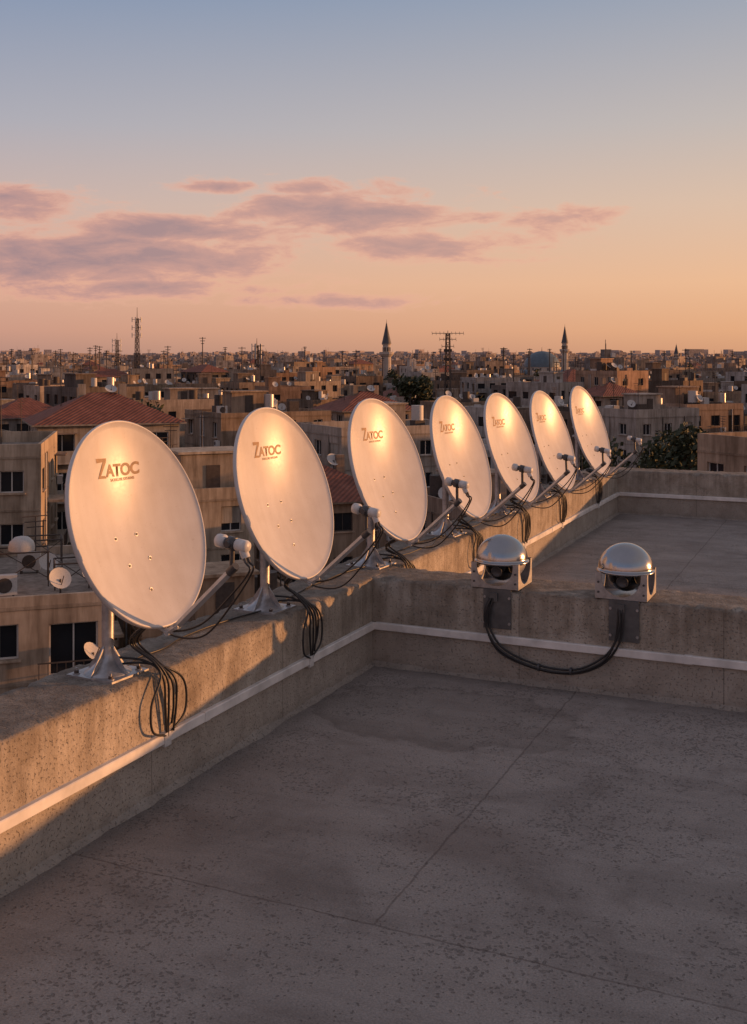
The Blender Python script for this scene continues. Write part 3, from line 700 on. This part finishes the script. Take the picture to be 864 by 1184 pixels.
far.obj('distant_city_buildings')
print('CITY',cnt,len(mid.f),len(far.f))
mb=MB(MATS); zz=-24.5
pts=[(-.425,U0),(V1+.42,U0),(V1+.42,U1+.42),(-.425,U1+.42)]
for i in range(4):
    p,q=pts[i],pts[(i+1)%4]; L=math.hypot(q[0]-p[0],q[1]-p[1]); facade(mb,p[0],p[1],(q[0]-p[0])/L,(q[1]-p[1])/L,L,zz,-.4,random.Random(i),(.36,.31,.25),False)
mb.face([(x,y,-.06) for x,y in pts],0); 
mb.obj('host_building_facade')
# ---------------------------------------------------------------- landmarks
def minaret(lat,dep,ztop,r,name='minaret'):
    p=W(lat,dep); z0=gz(p.x,p.y); H=ztop-z0; mb=MB([STONE,LEAD,GLASS])
    pr=[(r*1.5,0),(r*1.5,H*.15),(r*1.05,H*.20),(r*1.0,H*.50),(r*.98,H*.545),(r*1.15,H*.55),(r*1.5,H*.575),(r*1.6,H*.58),(r*1.6,H*.61),(r*1.5,H*.61),(r*1.5,H*.59),(r*.85,H*.59),(r*.83,H*.70),(r*1.02,H*.705),(r*1.05,H*.715)]
    mb.lathe(pr,16,0,org=(p.x,p.y,z0),smooth=False)
    mb.lathe([(r*1.08,H*.715),(r*.85,H*.77),(r*.48,H*.87),(r*.14,H*.97),(.02,H*1.0)],16,1,org=(p.x,p.y,z0)); 
    mb.tube((p.x,p.y,ztop-.3),(p.x,p.y,ztop+H*.03),.12,.05,1,6)
    for k in range(8):
        a=k*math.pi/4; q=Vector((math.cos(a),math.sin(a),0)); c=Vector((p.x,p.y,z0))+q*r*.84; mb.box(c.x,c.y,z0+H*.615,z0+H*.67,.25,r*.35,a,2)
    mb.obj(name)
minaret(7.2,600,24,2.5); minaret(141,800,28.5,2.4); minaret(279,1000,18,2.2); 
def mosque(lat,dep):
    p=W(lat,dep); mb=MB([STONE,BLUE,GLASSF,LEAD]); z0=gz(p.x,p.y); zt=9.5; R=13; o=(p.x,p.y,0)
    zd=zt-R*.88
    mb.box(p.x,p.y,z0,zd-5,34,30,HEAD+.3,0); mb.box(p.x,p.y,zd-5,zd-2.6,29,27,HEAD+.3,0)
    mb.lathe([(R*1.06,zd-3),(R*1.06,zd-.2),(R*1.1,zd),(R,zd)],16,0,org=o,smooth=False)
    mb.lathe([(max(R*math.cos(a),.02),zd+R*.88*math.sin(a)) for a in [math.radians(6*i) for i in range(16)]],40,1,org=o)
    mb.tube((p.x,p.y,zt-.1),(p.x,p.y,zt+3),.3,.05,3,8)
    for k in range(16):
        a=k*math.pi/8+math.pi/16; mb.box(p.x+math.cos(a)*R*1.045,p.y+math.sin(a)*R*1.045,zd-2.4,zd-.7,.3,1.3,a,2)
    for sx,sy in ((-1,-1),(1,-1),(1,1),(-1,1)):
        q=Vector((p.x,p.y,0))+RT*sx*13+FW*sy*12; mb.lathe([(max(3.6*math.cos(a),.02),zd-5+3.2*math.sin(a)) for a in [math.radians(10*i) for i in range(10)]],20,1,org=q)
    mb.obj('mosque')
mosque(121,780)
def lattice(lat,dep,ztop,w,kind,name):
    p=W(lat,dep); z0=max(gz(p.x,p.y),-8); mb=MB([RUST,TANK]); th=.09 if dep<300 else .18
    H=ztop-z0; n=max(6,int(H/(w*1.4)))
    def cn(z,k): 
        f=1-(z-z0)/H*.45; a=HEAD+.5+k*math.pi/2; return Vector((p.x+math.cos(a)*w*.7*f,p.y+math.sin(a)*w*.7*f,z))
    for i in range(n):
        za,zb_=z0+H*i/n,z0+H*(i+1)/n
        for k in range(4):
            mb.tube(cn(za,k),cn(zb_,k),th,th,0,4,cap=False); mb.tube(cn(za,k),cn(zb_,(k+1)%4),th*.6,th*.6,0,4,cap=False); mb.tube(cn(za,k),cn(za,(k+1)%4),th*.6,th*.6,0,4,cap=False)
    c=Vector((p.x,p.y,ztop))
    if kind=='cell':
        mb.tube(c,c+Vector((0,0,H*.16)),.14,.08,0,6)
        for lev in (.98,.86,.75):
            for k in range(5):
                a=k*2*math.pi/5; q=Vector((p.x+math.cos(a)*w*1.2,p.y+math.sin(a)*w*1.2,z0+H*lev)); mb.box(q.x,q.y,q.z-1.1,q.z+.9,.3,.4,a,1); mb.tube(q,(p.x,p.y,q.z),.08,.08,0,4)
    elif kind=='yagi':
        s=RT
        for zz,l,nn in ((0.0,2.9,9),(-1.1,1.5,5),(-2.4,1.1,4)):
            q=c+Vector((0,0,zz)); mb.tube(q-s*l,q+s*l,.055,.055,0,5)
            for k in range(nn):
                f=-1+2*k/(nn-1); u=q+s*l*f; mb.tube(u-Vector((0,0,.32))-FW*.5,u+Vector((0,0,.32))+FW*.5,.035,.035,0,4)
        mb.tube(c-Vector((0,0,.5)),c+Vector((0,0,.5)),.07,.05,0,6)
        for zz in(-3.4,-5): mb.box(p.x,p.y,ztop+zz,ztop+zz+.5,1.5,.5,HEAD,0)
    mb.obj(name)
lattice(-98,450,20,1.7,'cell','cell_tower'); lattice(-130,550,13,1.9,'cell','cell_tower'); lattice(-43,400,8,1.5,'cell','cell_tower'); lattice(13.7,200,7.2,1.15,'yagi','tv_antenna_mast')
ML=[(-128,500,9.5),(-63,400,11),(-82,600,10),(-26,250,6),(-40,330,6.5),(72,500,8),(60,420,6),(150,700,10),(-20,700,9),(190,800,10),(205,620,8),(-200,600,9),(98,560,10),(36,300,6),(-118,480,7),(-72,380,7.5),(-106,420,8),(-150,520,8)]
rr=random.Random(21)
for _ in range(34):
    dp=rr.uniform(160,700); ML.append((rr.uniform(-.34,.34)*dp,dp,2+rr.uniform(-.004,.014)*dp))
for lat,dep,zt in ML:
    p=W(lat,dep); z0=-10; mb=MB([RUST]); th=dep/400*.22; mb.tube((p.x,p.y,z0),(p.x,p.y,zt),th*1.3,th*.7,0,5)
    for k in range(3): q=Vector((p.x,p.y,zt-.4-k*1.0)); l=(1.2-.3*k)*min(1,dep/350); mb.tube(q-RT*l,q+RT*l,th*.5,th*.5,0,4)
    mb.obj('antenna_mast')
# ---------------------------------------------------------------- trees
lm,t,b=newmat('tree_foliage'); co=geopos(t); n1=t.noise(co,.8,4,.6)
t.l.new(t.ramp(n1,[(.3,(.022,.030,.014)),(.6,(.05,.06,.026)),(.8,(.08,.085,.04))]),b.inputs['Base Color']); b.inputs['Roughness'].default_value=.7
BARK=simple('tree_bark',(.07,.05,.04),.9)
def tree(x,y,z0,H,R,rnd,nleaf=2600,name='tree',mb=None,ls=.3):
    own=mb is None
    if own: mb=MB([lm,BARK])
    top=Vector((x,y,z0+H*.55)); mb.tube((x,y,z0),top,R*.09,R*.05,1,8)
    cl=[]
    for k in range(13):
        a=rnd.uniform(0,6.28); rr=R*rnd.uniform(.2,.8); zz=z0+H*rnd.uniform(.42,.93); f=1-abs((zz-z0)/H-.62)*1.3
        c=Vector((x+math.cos(a)*rr*f,y+math.sin(a)*rr*f,zz)); cl.append((c,R*rnd.uniform(.28,.46))); mb.tube((x,y,z0+H*rnd.uniform(.3,.5)),c,R*.03,R*.012,1,5)
    for _ in range(nleaf):
        c,r=rnd.choice(cl); v=Vector((rnd.gauss(0,1),rnd.gauss(0,1),rnd.gauss(0,.8))); v.normalize(); p=c+v*r*rnd.uniform(.45,1.08)
        n=Vector((rnd.gauss(0,1),rnd.gauss(0,1),rnd.gauss(0,1)+.5)).normalized(); a=n.orthogonal().normalized(); b_=n.cross(a); s=ls*rnd.uniform(.6,1.3)
        mb.face([p-a*s,p+b_*s*.6,p+a*s,p-b_*s*.6],0)
    if own: mb.obj(name)
rt=random.Random(9)
for lat,dep,H,R,top in TREES:
    p=W(lat,dep); tree(p.x,p.y,top-H,H,R,rt,3600,ls=.24 if dep<100 else .45)
grove=MB([lm,BARK])
for x,y in treepos:
    rel=Vector((x-CAM.x,y-CAM.y,0)); D=rel.length
    if D<600 and rel.dot(FW)>20:
        H=rt.uniform(13,18); tree(x,y,gz(x,y),H+4,rt.uniform(4,6),rt,420 if D>150 else 1400,mb=grove,ls=.7 if D>150 else .35)
grove.obj('street_trees')
# ---------------------------------------------------------------- world
w=bpy.data.worlds.new('World'); scn.world=w; w.use_nodes=True; t=NT(w.node_tree); bg=w.node_tree.nodes['Background']
sky=t.n.new('ShaderNodeTexSky'); sky.sky_type='NISHITA'; sky.sun_disc=False; sky.sun_elevation=math.asin(SUN.z); sky.sun_rotation=math.atan2(SUN.x,SUN.y); sky.dust_density=2
d=t.n.new('ShaderNodeTexCoord').outputs['Generated']; s=t.sep(d)
def dot2(v): return t.m('ADD',t.m('MULTIPLY',s[0],v.x),t.m('MULTIPLY',s[1],v.y))
hl=t.m('SQRT',t.m('ADD',t.m('MULTIPLY',s[0],s[0]),t.m('MULTIPLY',s[1],s[1])))
csun=t.m('DIVIDE',dot2(Vector((.8,.6))),t.m('MAXIMUM',hl,.001))
az=t.m('ARCTAN2',dot2(RT),dot2(FW)); el=t.m('ARCTAN2',s[2],hl)
k=t.mr(csun,-.25,.75,smooth=False); e1=t.mr(el,0,1.2)
f=lambda deg: math.radians(deg)/1.2
LR=[(0,lin((172,136,128))),(f(1.6),lin((204,154,138))),(f(4),lin((219,172,152))),(f(8),lin((204,180,174))),(f(12),lin((174,174,186))),(f(19),lin((129,149,180))),(f(40),lin((146,143,156))),(1,lin((146,143,156)))]
RR=[(0,lin((222,160,118))),(f(1.6),lin((240,180,130))),(f(4),lin((246,195,150))),(f(8),lin((230,198,170))),(f(12),lin((205,192,182))),(f(19),lin((160,169,184))),(f(40),lin((160,152,155))),(1,lin((146,143,156)))]
col=t.mix(k,t.ramp(e1,LR),t.ramp(e1,RR))
wv=t.comb(t.m('MULTIPLY',az,8),t.m('MULTIPLY',el,28),0)
n1=t.noise(wv,1.0,6,.60,.5); n2=t.noise(t.mapping(wv,(2.9,2.6,1),loc=(3,1,0)),1.0,5,.65,.4)
def ell(a0,e0,ra,re):
    a=t.m('DIVIDE',t.m('SUBTRACT',az,a0),ra); b=t.m('DIVIDE',t.m('SUBTRACT',el,e0),re)
    return t.m('EXPONENT',t.m('MULTIPLY',-1,t.m('ADD',t.m('MULTIPLY',a,a),t.m('MULTIPLY',b,b))))
px=lambda x:math.atan((x-432)/1255); py=lambda y:math.atan((418-y)/1255)
M=None
for (cx,cy,rx,ry,wt) in ((90,302,240,36,1.35),(0,246,85,26,1.2),(405,248,150,28,1.25),(490,284,120,18,1.15),(255,217,60,11,1.1),(620,252,190,12,.85),(350,348,200,10,.9),(170,335,170,15,1.1),(350,216,65,11,1.1),(200,268,140,18,1.15),(560,302,70,8,.8)):
    g=t.m('MULTIPLY',ell(px(cx),py(cy),rx/1255,ry/1255),wt); M=g if M is None else t.m('MAXIMUM',M,g)
oth=t.m('MULTIPLY',t.m('MULTIPLY',t.mr(t.m('ABSOLUTE',az),.5,.8),t.mr(el,.35,.2)),.6); M=t.m('MAXIMUM',M,oth)
low=t.mr(el,.20,.15)
dens=t.m('ADD',t.m('ADD',t.m('MULTIPLY',M,.72),t.m('MULTIPLY',t.m('SUBTRACT',n1,.5),1.6)),t.m('MULTIPLY',t.m('SUBTRACT',n2,.5),1.0))
dm=t.m('MULTIPLY',t.mr(dens,.17,.58,smooth=True),t.mr(M,.02,.12))
cc=t.ramp(t.mr(dens,.2,1.0),[(0,lin((246,192,164))),(.28,lin((230,172,152))),(.55,lin((194,150,146))),(1,lin((152,129,140)))])
cc=t.mix(k,cc,t.mix(.5,cc,lin((242,188,158))))
col=t.mix(t.m('MULTIPLY',dm,.9),col,cc)
ns=t.n.new('ShaderNodeVectorMath'); ns.operation='SCALE'; t.l.new(sky.outputs[0],ns.inputs[0]); ns.inputs[3].default_value=.06
col=t.mix(.05,col,ns.outputs[0])
t.l.new(col,bg.inputs['Color']); bg.inputs['Strength'].default_value=1.0
try: w.cycles.sampling_method='MANUAL'; w.cycles.sample_map_resolution=512
except Exception: pass
sl=bpy.data.lights.new('sun','SUN'); sl.energy=4.6; sl.angle=math.radians(.6); sl.color=(1,.44,.16)
so=bpy.data.objects.new('sun',sl); so.rotation_euler=SUN.to_track_quat('Z','Y').to_euler(); so.location=(20,20,20); scn.collection.objects.link(so)
cd=bpy.data.cameras.new('camera'); cd.sensor_fit='VERTICAL'; cd.sensor_height=36; cd.lens=36*1255/1184; cd.shift_y=-174/1184; cd.clip_start=.05; cd.clip_end=20000
co_=bpy.data.objects.new('camera',cd); co_.location=CAM; co_.rotation_euler=(math.pi/2,0,HEAD); scn.collection.objects.link(co_); scn.camera=co_
